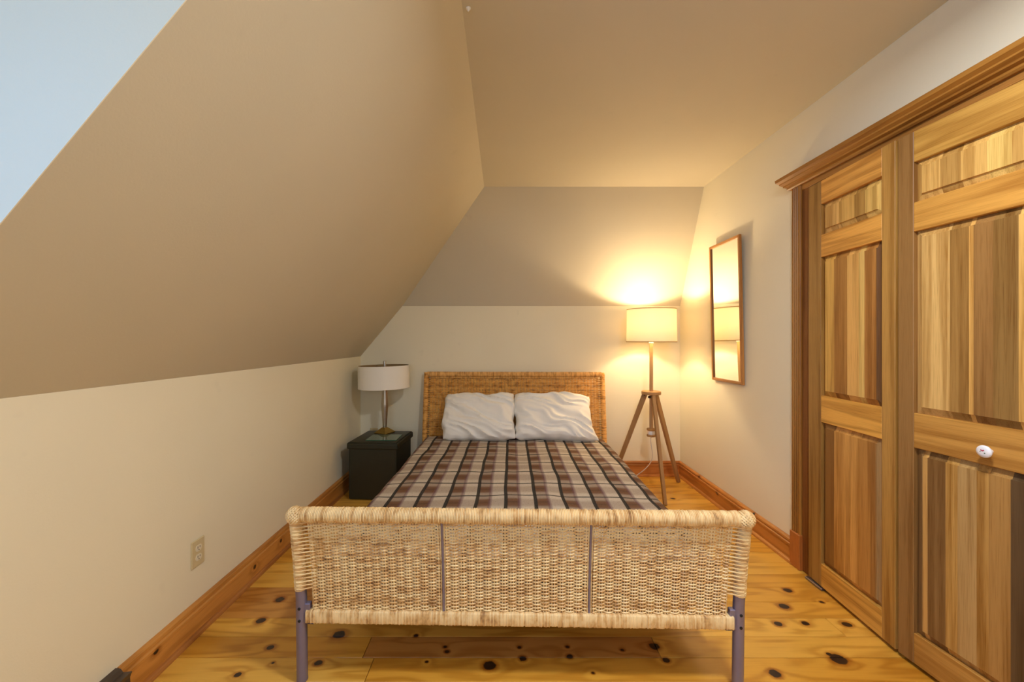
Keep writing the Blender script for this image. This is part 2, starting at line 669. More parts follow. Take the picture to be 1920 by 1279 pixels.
o = prism('wall_back_slope', [(YB, ZBK), (YBS, ZC), (YBS + 0.13, ZC + 0.05), (YB + 0.13, ZBK)], 'x', XL - 0.1, XR + 0.1, M['ceil'])
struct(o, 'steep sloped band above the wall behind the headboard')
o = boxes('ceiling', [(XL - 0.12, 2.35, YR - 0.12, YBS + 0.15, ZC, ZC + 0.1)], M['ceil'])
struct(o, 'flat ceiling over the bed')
OY0, OY1, OZ = 1.00, 2.13, 2.07
o = boxes('wall_right', [(XR, XR + 0.12, OY1, YB + 0.1, -0.1, ZC + 0.05),
                         (XR, XR + 0.12, YR - 0.1, OY0, -0.1, ZC + 0.05),
                         (XR, XR + 0.12, OY0, OY1, OZ, ZC + 0.05)], M['wall'])
struct(o, 'cream wall carrying the mirror and the closet')
o = boxes('wall_closet', [(2.23, 2.33, OY0 - 0.2, OY1 + 0.2, -0.1, ZC),
                          (XR + 0.12, 2.3, OY0 - 0.2, OY0 - 0.1, -0.1, ZC),
                          (XR + 0.12, 2.3, OY1 + 0.1, OY1 + 0.2, -0.1, ZC)], M['wall'])
struct(o, 'closet interior walls behind the bifold doors')
RX0, RX1, RZ0, RZ1 = -1.10, 0.40, 0.90, 2.10
o = boxes('wall_rear', [(XL - 0.1, RX0, YR - 0.12, YR, -0.1, ZC + 0.05),
                        (RX1, XR + 0.12, YR - 0.12, YR, -0.1, ZC + 0.05),
                        (RX0, RX1, YR - 0.12, YR, -0.1, RZ0),
                        (RX0, RX1, YR - 0.12, YR, RZ1, ZC + 0.05)], M['wall'])
struct(o, 'cream wall at the viewer end of the room')

# dormer window, plus a rear window added for frontal fill (both outside the frame)
w1 = empty('window_1', (XL, (WY0 + WY1) / 2, WZ0))
struct(w1, 'white dormer window that lights the cheek wall')


def wframe(root, lst, glassbox):
    bm = bmesh.new()
    for b in lst:
        bm_box(bm, *b, 0.003)
    bmobj('window_frame', bm, M['frame_white'], root).matrix_parent_inverse = root.matrix_world.inverted()
    o = box('pane', *glassbox, M['glass'], root)
    o.matrix_parent_inverse = root.matrix_world.inverted()


bpy.context.view_layer.update()
yc = (WY0 + WY1) / 2
wframe(w1, [(XL - 0.11, XL - 0.03, WY0, WY0 + 0.06, WZ0, WZ1), (XL - 0.11, XL - 0.03, WY1 - 0.06, WY1, WZ0, WZ1),
            (XL - 0.11, XL - 0.03, WY0, WY1, WZ0, WZ0 + 0.06), (XL - 0.11, XL - 0.03, WY0, WY1, WZ1 - 0.06, WZ1),
            (XL - 0.10, XL - 0.04, yc - 0.025, yc + 0.025, WZ0, WZ1)],
       (XL - 0.075, XL - 0.069, WY0 + 0.05, WY1 - 0.05, WZ0 + 0.05, WZ1 - 0.05))
w2 = empty('fill_window', ((RX0 + RX1) / 2, YR, RZ0))
struct(w2, 'added unseen white window at the viewer end, for fill')
bpy.context.view_layer.update()
xc = (RX0 + RX1) / 2
wframe(w2, [(RX0, RX0 + 0.06, YR - 0.11, YR - 0.03, RZ0, RZ1), (RX1 - 0.06, RX1, YR - 0.11, YR - 0.03, RZ0, RZ1),
            (RX0, RX1, YR - 0.11, YR - 0.03, RZ0, RZ0 + 0.06), (RX0, RX1, YR - 0.11, YR - 0.03, RZ1 - 0.06, RZ1),
            (xc - 0.025, xc + 0.025, YR - 0.10, YR - 0.04, RZ0, RZ1)],
       (RX0 + 0.05, RX1 - 0.05, YR - 0.075, YR - 0.069, RZ0 + 0.05, RZ1 - 0.05))

# baseboards with cap moulding and shoe
BP = [(0, 0), (0.015, 0), (0.015, 0.088), (0.020, 0.093), (0.020, 0.103), (0.014, 0.108), (0.014, 0.113), (0.018, 0.117),
      (0.016, 0.126), (0.007, 0.134), (0, 0.135)]
SH = [(0.015, 0), (0.031, 0), (0.030, 0.006), (0.027, 0.012), (0.022, 0.016), (0.015, 0.018)]
bc = srgb(206, 136, 62)
o = prism('baseboard_left', [(XL + d, z) for d, z in BP], 'y', 1.335, YB, M['base_y'], None, srgb(214, 148, 72))
struct(o, 'stained pine baseboard along the knee wall')
prism('shoe_moulding', [(XL + d, z) for d, z in SH], 'y', 1.335, YB, M['base_y'], o, srgb(182, 118, 58))
o = prism('baseboard_right', [(XR - d, z) for d, z in BP], 'y', 2.185, YB, M['base_y'], None, bc)
struct(o, 'stained pine baseboard under the mirror wall')
prism('shoe_moulding', [(XR - d, z) for d, z in SH], 'y', 2.185, YB, M['base_y'], o, srgb(212, 142, 66))
o = prism('baseboard_back', [(YB - d, z) for d, z in BP], 'x', XL, XR, M['base_x'], None, srgb(200, 130, 66))
struct(o, 'stained pine baseboard behind the bed')
prism('shoe_moulding', [(YB - d, z) for d, z in SH], 'x', XL, XR, M['base_x'], o, srgb(196, 124, 54))

# ------------------------------------------------------------------ closet: casing and crown
tr1 = empty('trim_1', (XR, 2.16, 0))
struct(tr1, 'reddish stained closet casing with stepped crown and plinth')
bpy.context.view_layer.update()
inv = tr1.matrix_world.inverted()


def sub(o, root):
    o.matrix_parent_inverse = root.matrix_world.inverted()
    return o


cas = srgb(172, 118, 50)


def casing(y0, y1, face=0.020):
    # fluted board, profile in plan (x, y)
    w = y1 - y0
    pts = [(XR, y0), (XR - face * 0.8, y0), (XR - face, y0 + 0.004)]
    for k in range(3):
        c0 = y0 + w * (0.30 + 0.20 * k)
        pts += [(XR - face, c0 - 0.005), (XR - face + 0.005, c0 - 0.002), (XR - face + 0.005, c0 + 0.002), (XR - face, c0 + 0.005)]
    pts += [(XR - face, y1 - 0.004), (XR - face * 0.8, y1), (XR, y1)]
    return pts


for (y0, y1) in ((2.130, 2.195), (0.935, 1.0)):
    o = sub(prism('casing', casing(y0, y1), 'z', 0.18, 2.066, M['wood_z'], tr1, cas), tr1)
    o = sub(box('plinth_block', XR - 0.028, XR, y0 - 0.004, y1 + 0.004, 0, 0.188, M['wood_z'], tr1, 0.0025, color=srgb(190, 114, 52)), tr1)
sub(box('jamb', 1.600, 1.72, 2.066, 2.130, 0, 2.07, M['wood_z'], tr1, 0.002, color=srgb(140, 86, 38)), tr1)
sub(box('jamb', 1.600, 1.72, 1.0, 1.05, 0, 2.07, M['wood_z'], tr1, 0.002, color=srgb(140, 86, 38)), tr1)
sub(box('head_jamb', 1.598, 1.72, 1.0, 2.130, 2.034, 2.066, M['wood_y'], tr1, 0.002, color=srgb(196, 138, 68)), tr1)
CR = [(0, 2.062), (0.024, 2.062), (0.030, 2.068), (0.030, 2.076), (0.044, 2.082), (0.044, 2.089), (0.058, 2.098), (0.058, 2.104),
      (0.072, 2.114), (0.074, 2.130), (0, 2.130)]
# crown with a mitred return at the far end: sections from far to near
secs = [(2.195 + 0.03, 1.0)]
verts, faces = [], []
n = len(CR)
for i, (d, z) in enumerate(CR):
    verts.append((XR - d, 2.195 + d * 0.75, z))
for i, (d, z) in enumerate(CR):
    verts.append((XR - d, 0.935 - d * 0.75, z))
for i, (d, z) in enumerate(CR):
    verts.append((XR, 2.195 + d * 0.75, z))
for i, (d, z) in enumerate(CR):
    verts.append((XR, 0.935 - d * 0.75, z))
for i in range(n - 1):
    faces.append((i, i + 1, n + i + 1, n + i))
    faces.append((i, i + 1, 2 * n + i + 1, 2 * n + i))
    faces.append((n + i, n + i + 1, 3 * n + i + 1, 3 * n + i))
sub(mobj('crown_moulding', verts, faces, M['wood_y'], tr1, False, srgb(180, 124, 52)), tr1)
sub(box('floor_bracket', 1.562, 1.60, 1.955, 2.062, 0.0, 0.012, M['steel'], tr1, 0.002), tr1)
sub(box('door_track', 1.602, 1.64, 1.05, 2.066, 2.026, 2.034, M['black'], tr1), tr1)


# ------------------------------------------------------------------ bifold leaves
def raised_stave(u0, u1, U0, U1, z0, z1):
    """one glued stave of a raised panel: bevelled border, a small step, then the flat field; y = depth behind the door face"""
    b0, b1 = 0.0242, 0.0258
    us = sorted({u0, u1, *[x for x in (U0 + b0, U0 + b1, U1 - b1, U1 - b0) if u0 < x < u1]})
    zs = [z0, z0 + b0, z0 + b1, z1 - b1, z1 - b0, z1]

    def dep(u, z):
        d = min(u - U0, U1 - u, z - z0, z1 - z)
        return float(np.interp(d, [0, b0, b1], [0.0175, 0.0085, 0.0025]))
    bm = bmesh.new()
    grid = [[bm.verts.new((u, dep(u, z), z)) for z in zs] for u in us]
    um, zm = (U0 + U1) / 2, (z0 + z1) / 2
    for i in range(len(us) - 1):
        for j in range(5):
            q = [grid[i][j], grid[i + 1][j], grid[i + 1][j + 1], grid[i][j + 1]]
            left = (us[i] + us[i + 1]) / 2 < um
            low = (zs[j] + zs[j + 1]) / 2 < zm
            if j == 2:
                bm.faces.new(q)
            elif left == low:
                bm.faces.new((q[0], q[1], q[2]))
                bm.faces.new((q[0], q[2], q[3]))
            else:
                bm.faces.new((q[0], q[1], q[3]))
                bm.faces.new((q[1], q[2], q[3]))
    ext = bmesh.ops.extrude_face_region(bm, geom=list(bm.faces))
    for e in ext['geom']:
        if isinstance(e, bmesh.types.BMVert):
            e.co.y = 0.026
    bmesh.ops.recalc_face_normals(bm, faces=bm.faces)
    return bm


def jig(c, k=6):
    c = [max(0, min(255, x + random.uniform(-k, k))) for x in c]
    m = sum(c) / 3.0 / 130.0
    c = [x * 0.60 + y * m * 0.40 for x, y in zip(c, (178, 134, 70))]
    r, g, b, _ = srgb(*c)
    return (min(0.85, r * 1.36), min(0.75, g * 1.44), min(0.6, b * 1.28), 1.0)


def leaf(name, label, loc, rz, wl_, wr, panels, stile_cols, rail_cols, Wd=0.49):
    L = empty(name, loc, rz)
    struct(L, label)
    H0, H1 = 0.0, 2.005
    z = lambda w: w - 0.015
    rails = [(z(0.015), z(0.13)), (z(0.828), z(0.959)), (z(1.642), z(1.752)), (z(1.904), z(2.02))]
    box('stile', 0, wl_, 0, 0.034, H0, H1, M['wood_z'], L, 0.0015, color=jig(stile_cols[0]))
    box('stile', Wd - wr, Wd, 0, 0.034, H0, H1, M['wood_z'], L, 0.0015, color=jig(stile_cols[1]))
    for (a, b), cc in zip(rails, rail_cols):
        bm = bmesh.new()
        bm_box(bm, wl_, Wd - wr, 0.0005, 0.0335, a, b, 0.002)
        bmobj('rail', bm, M['wood_x'], L, False, [x * 1.18 for x in jig(cc)[:3]])
    for (a, b), (cuts, cols) in zip(((rails[0][1], rails[1][0]), (rails[1][1], rails[2][0]), (rails[2][1], rails[3][0])), panels):
        P = empty('raised_panel')
        P.parent = L
        us = [wl_] + cuts + [Wd - wr]
        for u0, u1, cc in zip(us[:-1], us[1:], cols):
            bmobj('stave', raised_stave(u0, u1, wl_, Wd - wr, a, b), M['wood_z'], P, False, jig(cc, 4))
    return L


fold = math.radians(4.0)
d1 = leaf('door_1', 'bifold closet door leaf beside the baseboard and the fluted casing', (1.578, 2.057, 0.015), -PI / 2 - fold, 0.088, 0.060,
          [([0.171, 0.320, 0.373, 0.398], [(142, 84, 40), (198, 144, 78), (182, 122, 62), (168, 112, 62), (152, 124, 92)]),
           ([0.171, 0.249, 0.313, 0.343, 0.402], [(202, 148, 78), (172, 110, 52), (204, 154, 94), (218, 170, 106), (178, 118, 62), (108, 66, 42)]),
           ([0.20, 0.29, 0.345], [(196, 154, 100), (192, 148, 92), (168, 122, 66), (200, 160, 104)])],
          [(150, 104, 56), (176, 126, 70)], [(196, 136, 62), (204, 140, 58), (208, 144, 60), (196, 138, 64)])
hx = 1.578 - 0.493 * math.sin(fold)
hy = 2.057 - 0.493 * math.cos(fold)
d2 = leaf('door_2', 'bifold closet door leaf with the white porcelain knob', (hx + 0.001, hy - 0.008, 0.015), -PI / 2 + fold, 0.055, 0.088,
          [([0.084, 0.100, 0.156, 0.191, 0.243, 0.274, 0.327, 0.368],
            [(124, 88, 60), (188, 142, 92), (134, 98, 66), (190, 144, 88), (166, 132, 98), (176, 126, 74), (164, 118, 68), (86, 62, 54), (192, 142, 76)]),
           ([0.169, 0.2225, 0.235, 0.285, 0.345],
            [(194, 158, 112), (152, 106, 60), (196, 148, 88), (140, 98, 54), (138, 102, 60), (204, 162, 102)]),
           ([0.14, 0.20, 0.27, 0.33], [(200, 160, 106), (180, 134, 80), (192, 146, 92), (206, 166, 108), (196, 152, 96)])],
          [(142, 98, 56), (160, 112, 62)], [(172, 124, 66), (168, 118, 60), (176, 124, 60), (178, 128, 66)])
# porcelain knob with its painted rose
kb_ = lathe('knob', [(0.006, 0.0), (0.006, 0.010), (0.009, 0.013), (0.016, 0.017), (0.0195, 0.022), (0.0198, 0.026), (0.0175, 0.0295), (0.010, 0.0315), (0.002, 0.032)],
            M['porcelain'], d2, 28, smooth=True)
kb_.location = (0.282, 0.0, 0.862)
kb_.rotation_euler = (PI / 2, 0, 0)
kb_['label'] = 'white porcelain knob with a painted rose'
for (dx, dz, r, mm, nm) in ((0.0, 0.002, 0.0035, 'rose', 'rose_petal'), (0.003, 0.004, 0.0026, 'rose', 'rose_petal'), (-0.003, 0.004, 0.0024, 'rose', 'rose_petal'),
                            (0.006, -0.004, 0.0022, 'leafgreen', 'rose_leaf'), (-0.005, -0.001, 0.0018, 'leafgreen', 'rose_leaf')):
    p = lathe(nm, [(r, 0.0), (r * 0.9, 0.0006), (r * 0.3, 0.0009)], M[mm], kb_, 10)
    p.location = (dx, dz, 0.0312)

# ------------------------------------------------------------------ bed
bed = empty('wicker_bed', (0.052, 1.43, 0), -math.radians(1.25))
tag(bed, 'wicker bed with woven cane footboard and headboard on grey metal legs', 'bed')


def foot_y(z):
    return float(np.interp(z, [0, 0.3, 0.45, 0.62, 0.70], [0.0, -0.006, -0.022, -0.049, -0.062]))


def head_y(z):
    return float(np.interp(z, [0, 0.385, 0.93, 1.0], [2.02, 2.04, 2.115, 2.125]))


HW = 0.8035


def wrapped(name, p0, p1, r, pitch, mat, segs=12, flat=None, curve=None):
    """a rail wound with cane: one small swelling for every turn"""
    p0, p1 = Vector(p0), Vector(p1)
    Ln = (p1 - p0).length
    n = int(Ln / pitch)
    t = (p1 - p0) / Ln
    a = Vector((0, 1, 0))
    b = t.cross(a).normalized()
    if abs(t.y) > 0.9:
        a = Vector((0, 0, 1))
    a = b.cross(t)
    verts, faces = [], []
    prof = [(0.03, 0.85), (0.25, 0.98), (0.5, 1.0), (0.75, 0.98), (0.97, 0.85)]
    cnt = 0
    for i in range(n):
        j = 1.0 + random.uniform(-0.035, 0.035)
        if random.random() < 0.06:
            j *= 0.95
        for f, rr in prof:
            s = (i + f) * pitch
            c = p0 + t * s
            if curve:
                c = curve(c)
            for k in range(segs):
                an = 2 * PI * k / segs
                ca, sa = math.cos(an), math.sin(an)
                if flat:
                    ra, rb_ = flat
                    e = 0.30
                    ca = math.copysign(abs(ca) ** e, ca) * ra
                    sa = math.copysign(abs(sa) ** e, sa) * rb_
                    verts.append(c + (a * ca + b * sa) * (rr * 0.25 + 0.75) * j)
                else:
                    verts.append(c + (a * ca + b * sa) * r * rr * j)
            cnt += 1
    for i in range(cnt - 1):
        for k in range(segs):
            q, w = i * segs + k, i * segs + (k + 1) % segs
            faces.append((q, w, w + segs, q + segs))
    faces.append(tuple(range(segs)))
    faces.append(tuple((cnt - 1) * segs + k for k in range(segs)))
    return verts, faces


def weave(x0, x1, z0, z1, yf, pitch, stakes, amp, r, phase0=0, stake_r=0.0042):
    """plain weave of round cane over upright stakes (joined: too fine to pick apart)"""
    V, F = [], []
    base = 0
    sx = np.linspace(x0 + 0.006, x1 - 0.006, stakes)
    rows = int((z1 - z0) / pitch)
    sub_ = 4
    xs = np.linspace(sx[0], sx[-1], (stakes - 1) * sub_ + 1)
    ph = np.arange(len(xs)) / sub_
    seg = 5
    ang = np.arange(seg) * 2 * PI / seg + 0.3
    for i in range(rows):
        z = z0 + (i + 0.5) * pitch
        zz = z + np.array([mnoise.noise((x * 6, i * 0.37, 3.1)) for x in xs]) * pitch * 0.35
        rr = r * random.uniform(0.86, 1.1)
        wv = np.cos(PI * (ph + i + phase0))
        wv = np.sign(wv) * np.abs(wv) ** 0.8
        yy = np.array([yf(q) for q in zz]) - amp * wv
        pts = np.stack([np.repeat(xs[:, None], seg, 1), yy[:, None] + rr * np.cos(ang)[None, :], zz[:, None] + rr * np.sin(ang)[None, :]], 2)
        V.append(pts.reshape(-1, 3))
        n = len(xs)
        q = (np.arange(n - 1)[:, None] * seg + np.arange(seg)[None, :])
        q2 = (np.arange(n - 1)[:, None] * seg + (np.arange(seg)[None, :] + 1) % seg)
        F.append(np.stack([q, q2, q2 + seg, q + seg], 2).reshape(-1, 4) + base)
        base += n * seg
    # paired stakes
    seg = 5
    for k, x in enumerate(sx):
        for dx in (-0.0045, 0.0045):
            zs = np.linspace(z0 - 0.004, z1 + 0.004, 10)
            a5 = np.arange(seg) * 2 * PI / seg
            yy = np.array([yf(q) for q in zs])
            pts = np.stack([x + dx + stake_r * np.cos(a5)[None, :] + zs[:, None] * 0, yy[:, None] + stake_r * np.sin(a5)[None, :],
                            np.repeat(zs[:, None], seg, 1)], 2)
            V.append(pts.reshape(-1, 3))
            n = len(zs)
            q = (np.arange(n - 1)[:, None] * seg + np.arange(seg)[None, :])
            q2 = (np.arange(n - 1)[:, None] * seg + (np.arange(seg)[None, :] + 1) % seg)
            F.append(np.stack([q, q2, q2 + seg, q + seg], 2).reshape(-1, 4) + base)
            base += n * seg
    return np.concatenate(V), np.concatenate(F)


def fast_obj(name, V, F, mat, parent, smooth=True):
    me = bpy.data.meshes.new(name)
    me.from_pydata(np.asarray(V).tolist(), [], np.asarray(F).tolist())
    me.update()
    return link(name, me, mat, parent, smooth)


# footboard
zr = 0.622
rail_y = foot_y(zr)
v, f = wrapped('top_rail', (-HW + 0.045, rail_y, zr), (HW - 0.045, rail_y, zr), 0.0265, 0.0055, M['cane_x'], 14)
o = mobj('top_rail', v, f, M['cane_x'], bed, True)
o['label'] = 'cane wrapped top rail of the footboard'
# plaited corner knots
for s_ in (-1, 1):
    bm = bmesh.new()
    cx = s_ * (HW - 0.026)
    r = bmesh.ops.create_icosphere(bm, subdivisions=3, radius=0.0265)
    for vv in bm.verts:
        vv.co.x *= 1.12
        vv.co.z *= 1.08
        vv.co += Vector((cx, rail_y, zr - 0.002))
    me = bpy.data.meshes.new('corner_plait')
    bm.to_mesh(me)
    bm.free()
    knot = link('corner_plait', me, M['cane_x'], bed, True)
    for k in range(7):
        # bands of cane crossing over the corner
        off = (k - 3) * 0.0068
        for sg in (1, -1):
            pts = []
            for a in np.linspace(-1.9, 1.9, 14):
                d = math.sqrt(max(0.0, 0.0285 ** 2 - off ** 2))
                p = Vector((math.sin(a) * d, -math.cos(a) * d, 0))
                ax = Vector((0, 0, off))
                q = p + ax
                R = Matrix.Rotation(sg * math.radians(45), 3, 'Y')
                q = R @ q
                q.x *= 1.1
                pts.append(q + Vector((cx, rail_y - (0.0012 if sg == s_ else 0), zr - 0.002)))
            tube('cane_band', pts, 0.0030, M['cane_x'], knot, 5)
v, f = wrapped('bottom_rail', (-HW + 0.044, foot_y(0.24), 0.240), (HW - 0.044, foot_y(0.24), 0.240), 0.02, 0.0055, M['cane_x'], 14, flat=(0.017, 0.0235))
o = mobj('bottom_rail', v, f, M['cane_x'], bed, True)
o['label'] = 'cane wrapped bottom rail of the footboard'
PXH = HW - 0.0225
for s_ in (-1, 1):
    x = s_ * PXH
    zs = [0.0, 0.1, 0.2, 0.3, 0.345]
    leg = tube('leg', [(x, foot_y(q), q) for q in zs], 0.0188, M['bedmetal'], bed, 18)
    leg['label'] = 'grey violet metal tube leg'
    for zb in (0.228, 0.272):
        b_ = lathe('bolt', [(0.0042, -0.004), (0.0052, 0.0), (0.0052, 0.002), (0.003, 0.003)], M['black'], leg, 12, center=(0, 0, 0))
        b_.location = (x + s_ * -0.001, foot_y(zb) - 0.0178, zb)
        b_.rotation_euler = (PI / 2, 0, 0)
    box('rail_bracket', min(x, x - s_ * 0.034), max(x, x - s_ * 0.034), foot_y(0.24) - 0.010, foot_y(0.24) + 0.010, 0.215, 0.285, M['bedmetal'], leg, 0.002)
    tube('foot_cap', [(x, 0, 0.0), (x, 0, 0.006)], 0.0195, M['bedmetal'], leg, 16)
    # wound post above the bare leg
    v, f = wrapped('post', (x, 0, 0.335), (x, 0, 0.602), 0.0212, 0.0062, M['cane_z'], 12, curve=lambda c: Vector((c.x, foot_y(c.z), c.z)))
    po = mobj('post', v, f, M['cane_z'], bed, True)
    # strands that bridge the gap between the post and the panel
    V, F = [], []
    base = 0
    for i in range(38):
        z = 0.338 + i * 0.0069
        sg = -1 if i % 2 else 1
        pts = [(x + s_ * 0.004, foot_y(z) + sg * 0.0200, z + 0.001), (x - s_ * 0.010, foot_y(z) + sg * 0.0185, z), (x - s_ * 0.024, foot_y(z) + sg * 0.0125, z), (s_ * 0.728, foot_y(z) + sg * 0.002, z + random.uniform(-0.0015, 0.0015))]
        vv, ff = tube_data(pts, 0.0026, 5)
        V += [tuple(q) for q in vv]
        F += [tuple(k + base for k in q) for q in ff]
        base += len(vv)
    st = mobj('bridging_strands', V, F, M['cane_z'], po, True)
    st['kind'] = 'stuff'
secs = [(-0.738, -0.269, 17), (-0.259, 0.250, 18), (0.260, 0.738, 17)]
for k, (x0, x1, ns) in enumerate(secs):
    V, F = weave(x0, x1, 0.264, 0.600, foot_y, 0.0060, ns, 0.0054, 0.0026, k, 0.0034)
    o = fast_obj('woven_panel', V, F, M['cane_z'], bed)
    o['kind'] = 'stuff'
    o['label'] = 'woven cane panel of the footboard'
for x in (-0.264, 0.255):
    tube('divider_bar', [(x, foot_y(q) - 0.002, q) for q in np.linspace(0.262, 0.603, 8)], 0.0042, M['bedmetal'], bed, 10)

# headboard
zt = 0.925
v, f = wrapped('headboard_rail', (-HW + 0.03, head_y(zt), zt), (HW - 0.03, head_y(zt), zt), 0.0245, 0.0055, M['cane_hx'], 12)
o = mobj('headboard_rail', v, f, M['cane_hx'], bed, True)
o['label'] = 'cane wrapped top rail of the headboard'
for s_ in (-1, 1):
    x = s_ * (HW - 0.0225)
    lg = tube('leg', [(x, head_y(q), q) for q in (0, 0.2, 0.385)], 0.0188, M['bedmetal'], bed, 16)
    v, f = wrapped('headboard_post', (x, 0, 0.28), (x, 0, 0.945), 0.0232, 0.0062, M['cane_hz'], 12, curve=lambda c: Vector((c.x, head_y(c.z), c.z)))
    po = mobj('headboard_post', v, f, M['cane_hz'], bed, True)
    V, F = [], []
    base = 0
    for i in range(62):
        z = 0.40 + i * 0.0080
        yo = (-0.016 if i % 2 else 0.013)
        pts = [(x - s_ * 0.004, head_y(z) + yo * 1.3, z), (x - s_ * 0.02, head_y(z) + yo * 0.9, z), (s_ * 0.722, head_y(z), z)]
        vv, ff = tube_data(pts, 0.0029, 4)
        V += [tuple(q) for q in vv]
        F += [tuple(k + base for k in q) for q in ff]
        base += len(vv)
    st = mobj('bridging_strands', V, F, M['cane_hz'], po, True)
    st['kind'] = 'stuff'
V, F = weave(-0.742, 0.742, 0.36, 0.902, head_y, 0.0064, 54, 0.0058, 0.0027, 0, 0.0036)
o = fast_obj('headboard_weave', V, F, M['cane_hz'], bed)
o['kind'] = 'stuff'
o['label'] = 'woven cane panel of the headboard'
# braid under the headboard rail
V, F = [], []
base = 0
for i in range(100):
    x = -0.735 + i * 0.0148
    pts = [(x, head_y(0.895) - 0.009, 0.893), (x + 0.008, head_y(0.895) - 0.014, 0.898), (x + 0.019, head_y(0.9) - 0.009, 0.903)]
    vv, ff = tube_data(pts, 0.0032, 5)
    V += [tuple(q) for q in vv]
    F += [tuple(k + base for k in q) for q in ff]
    base += len(vv)
o = mobj('headboard_braid', V, F, M['cane_hx'], bed, True)
o['kind'] = 'stuff'
# side rails and slats
for s_ in (-1, 1):
    x = s_ * 0.762
    box('side_rail', x - 0.012, x + 0.012, 0.02, 2.03, 0.185, 0.235, M['bedmetal'], bed, 0.003)
for k in range(12):
    y = 0.12 + k * 0.16
    box('slat', -0.755, 0.755, y, y + 0.07, 0.205, 0.222, M['wood_x'], bed, 0.002, color=srgb(205, 165, 110))

# mattress
mat_ = empty('mattress', (0.052, 1.43, 0.222), -math.radians(1.25))
tag(mat_, 'white mattress lying in the wicker bed under the plaid blanket', 'mattress')
bm = bmesh.new()
bm_box(bm, -0.745, 0.745, 0.075, 1.985, 0.0, 0.178, 0.035, 4)
bmobj('mattress_body', bm, M['white_cloth'], mat_, True)
for zz in (0.012, 0.166):
    pts = [(-0.74, 0.11, zz), (-0.705, 0.078, zz), (0.705, 0.078, zz), (0.74, 0.11, zz), (0.74, 1.945, zz), (0.705, 1.98, zz), (-0.705, 1.98, zz), (-0.74, 1.945, zz), (-0.74, 0.11, zz)]
    tube('piping', pts, 0.005, M['white_cloth'], mat_, 6)

# blanket
NX, NY = 150, 150
hang = 0.16
half = 0.752
R = 0.045
Lx = 2 * (half - R) + 2 * (PI / 2 * R) + 2 * hang
Ly_top = 1.81
verts, uvs = [], []
for j in range(NY + 1):
    tt = j / NY
    arc = tt * (Ly_top + 0.16)           # from behind the footboard towards the pillows
    if arc < 0.12:
        y, dz = 0.06, -(0.12 - arc) - R
    elif arc < 0.12 + PI / 2 * R:
        a = (arc - 0.12) / R
        y, dz = 0.06 + R - R * math.cos(a), -R + R * math.sin(a)
    else:
        y, dz = 0.06 + R + arc - 0.12 - PI / 2 * R, 0.0
    for i in range(NX + 1):
        s = i / NX * Lx - Lx / 2
        sa = abs(s)
        flat_ = half - R
        if sa < flat_:
            x, z = sa, 0.0
        elif sa < flat_ + PI / 2 * R:
            a = (sa - flat_) / R
            x, z = flat_ + R * math.sin(a), -R + R * math.cos(a)
        else:
            x, z = half + 0.012 * math.sin(y * 9) * ((sa - flat_) / 0.25), -R - (sa - flat_ - PI / 2 * R)
        x = math.copysign(x, s)
        z = min(z, dz) if (z < 0 and dz < 0) else z + dz
        top = 1.0 if z > -0.02 else 0.4
        dome = 0.012 * (1 - (x / half) ** 2)
        wr = 0.009 * mnoise.noise((x * 3.2, y * 2.6, 0.3)) + 0.005 * mnoise.noise((x * 9, y * 7, 1.3))
        # creases near the pillows
        cr = 0.008 * math.exp(-((y - 1.62 - 0.1 * math.sin(x * 3)) / 0.10) ** 2) * mnoise.noise((x * 4 + 2, y * 30, 5.0))
        verts.append((x + 0.003 * mnoise.noise((x * 5, y * 5, 9.0)), y, 0.422 + z + (dome + wr + cr) * top))
        uvs.append((s + 0.007 * mnoise.noise((x * 4, y * 4, 2.2)), arc + 0.009 * mnoise.noise((x * 3, y * 3, 7.7))))
faces = []
for j in range(NY):
    for i in range(NX):
        a = j * (NX + 1) + i
        faces.append((a, a + 1, a + NX + 2, a + NX + 1))
me = bpy.data.meshes.new('plaid_blanket')
me.from_pydata(verts, [], faces)
ul = me.uv_layers.new(name='cloth')
li = np.zeros(len(me.loops), dtype=np.int32)
me.loops.foreach_get('vertex_index', li)
ul.data.foreach_set('uv', np.array(uvs, dtype=np.float32)[li].reshape(-1))
blanket = link('plaid_blanket', me, M['plaid'], None, True)
blanket.location = (0.052, 1.43, 0)
blanket.rotation_euler = (0, 0, -math.radians(1.25))
sm = blanket.modifiers.new('thickness', 'SOLIDIFY')
sm.thickness = 0.008
sm.offset = -1
tag(blanket, 'brown, cream and black plaid wool blanket spread over the bed', 'blanket')


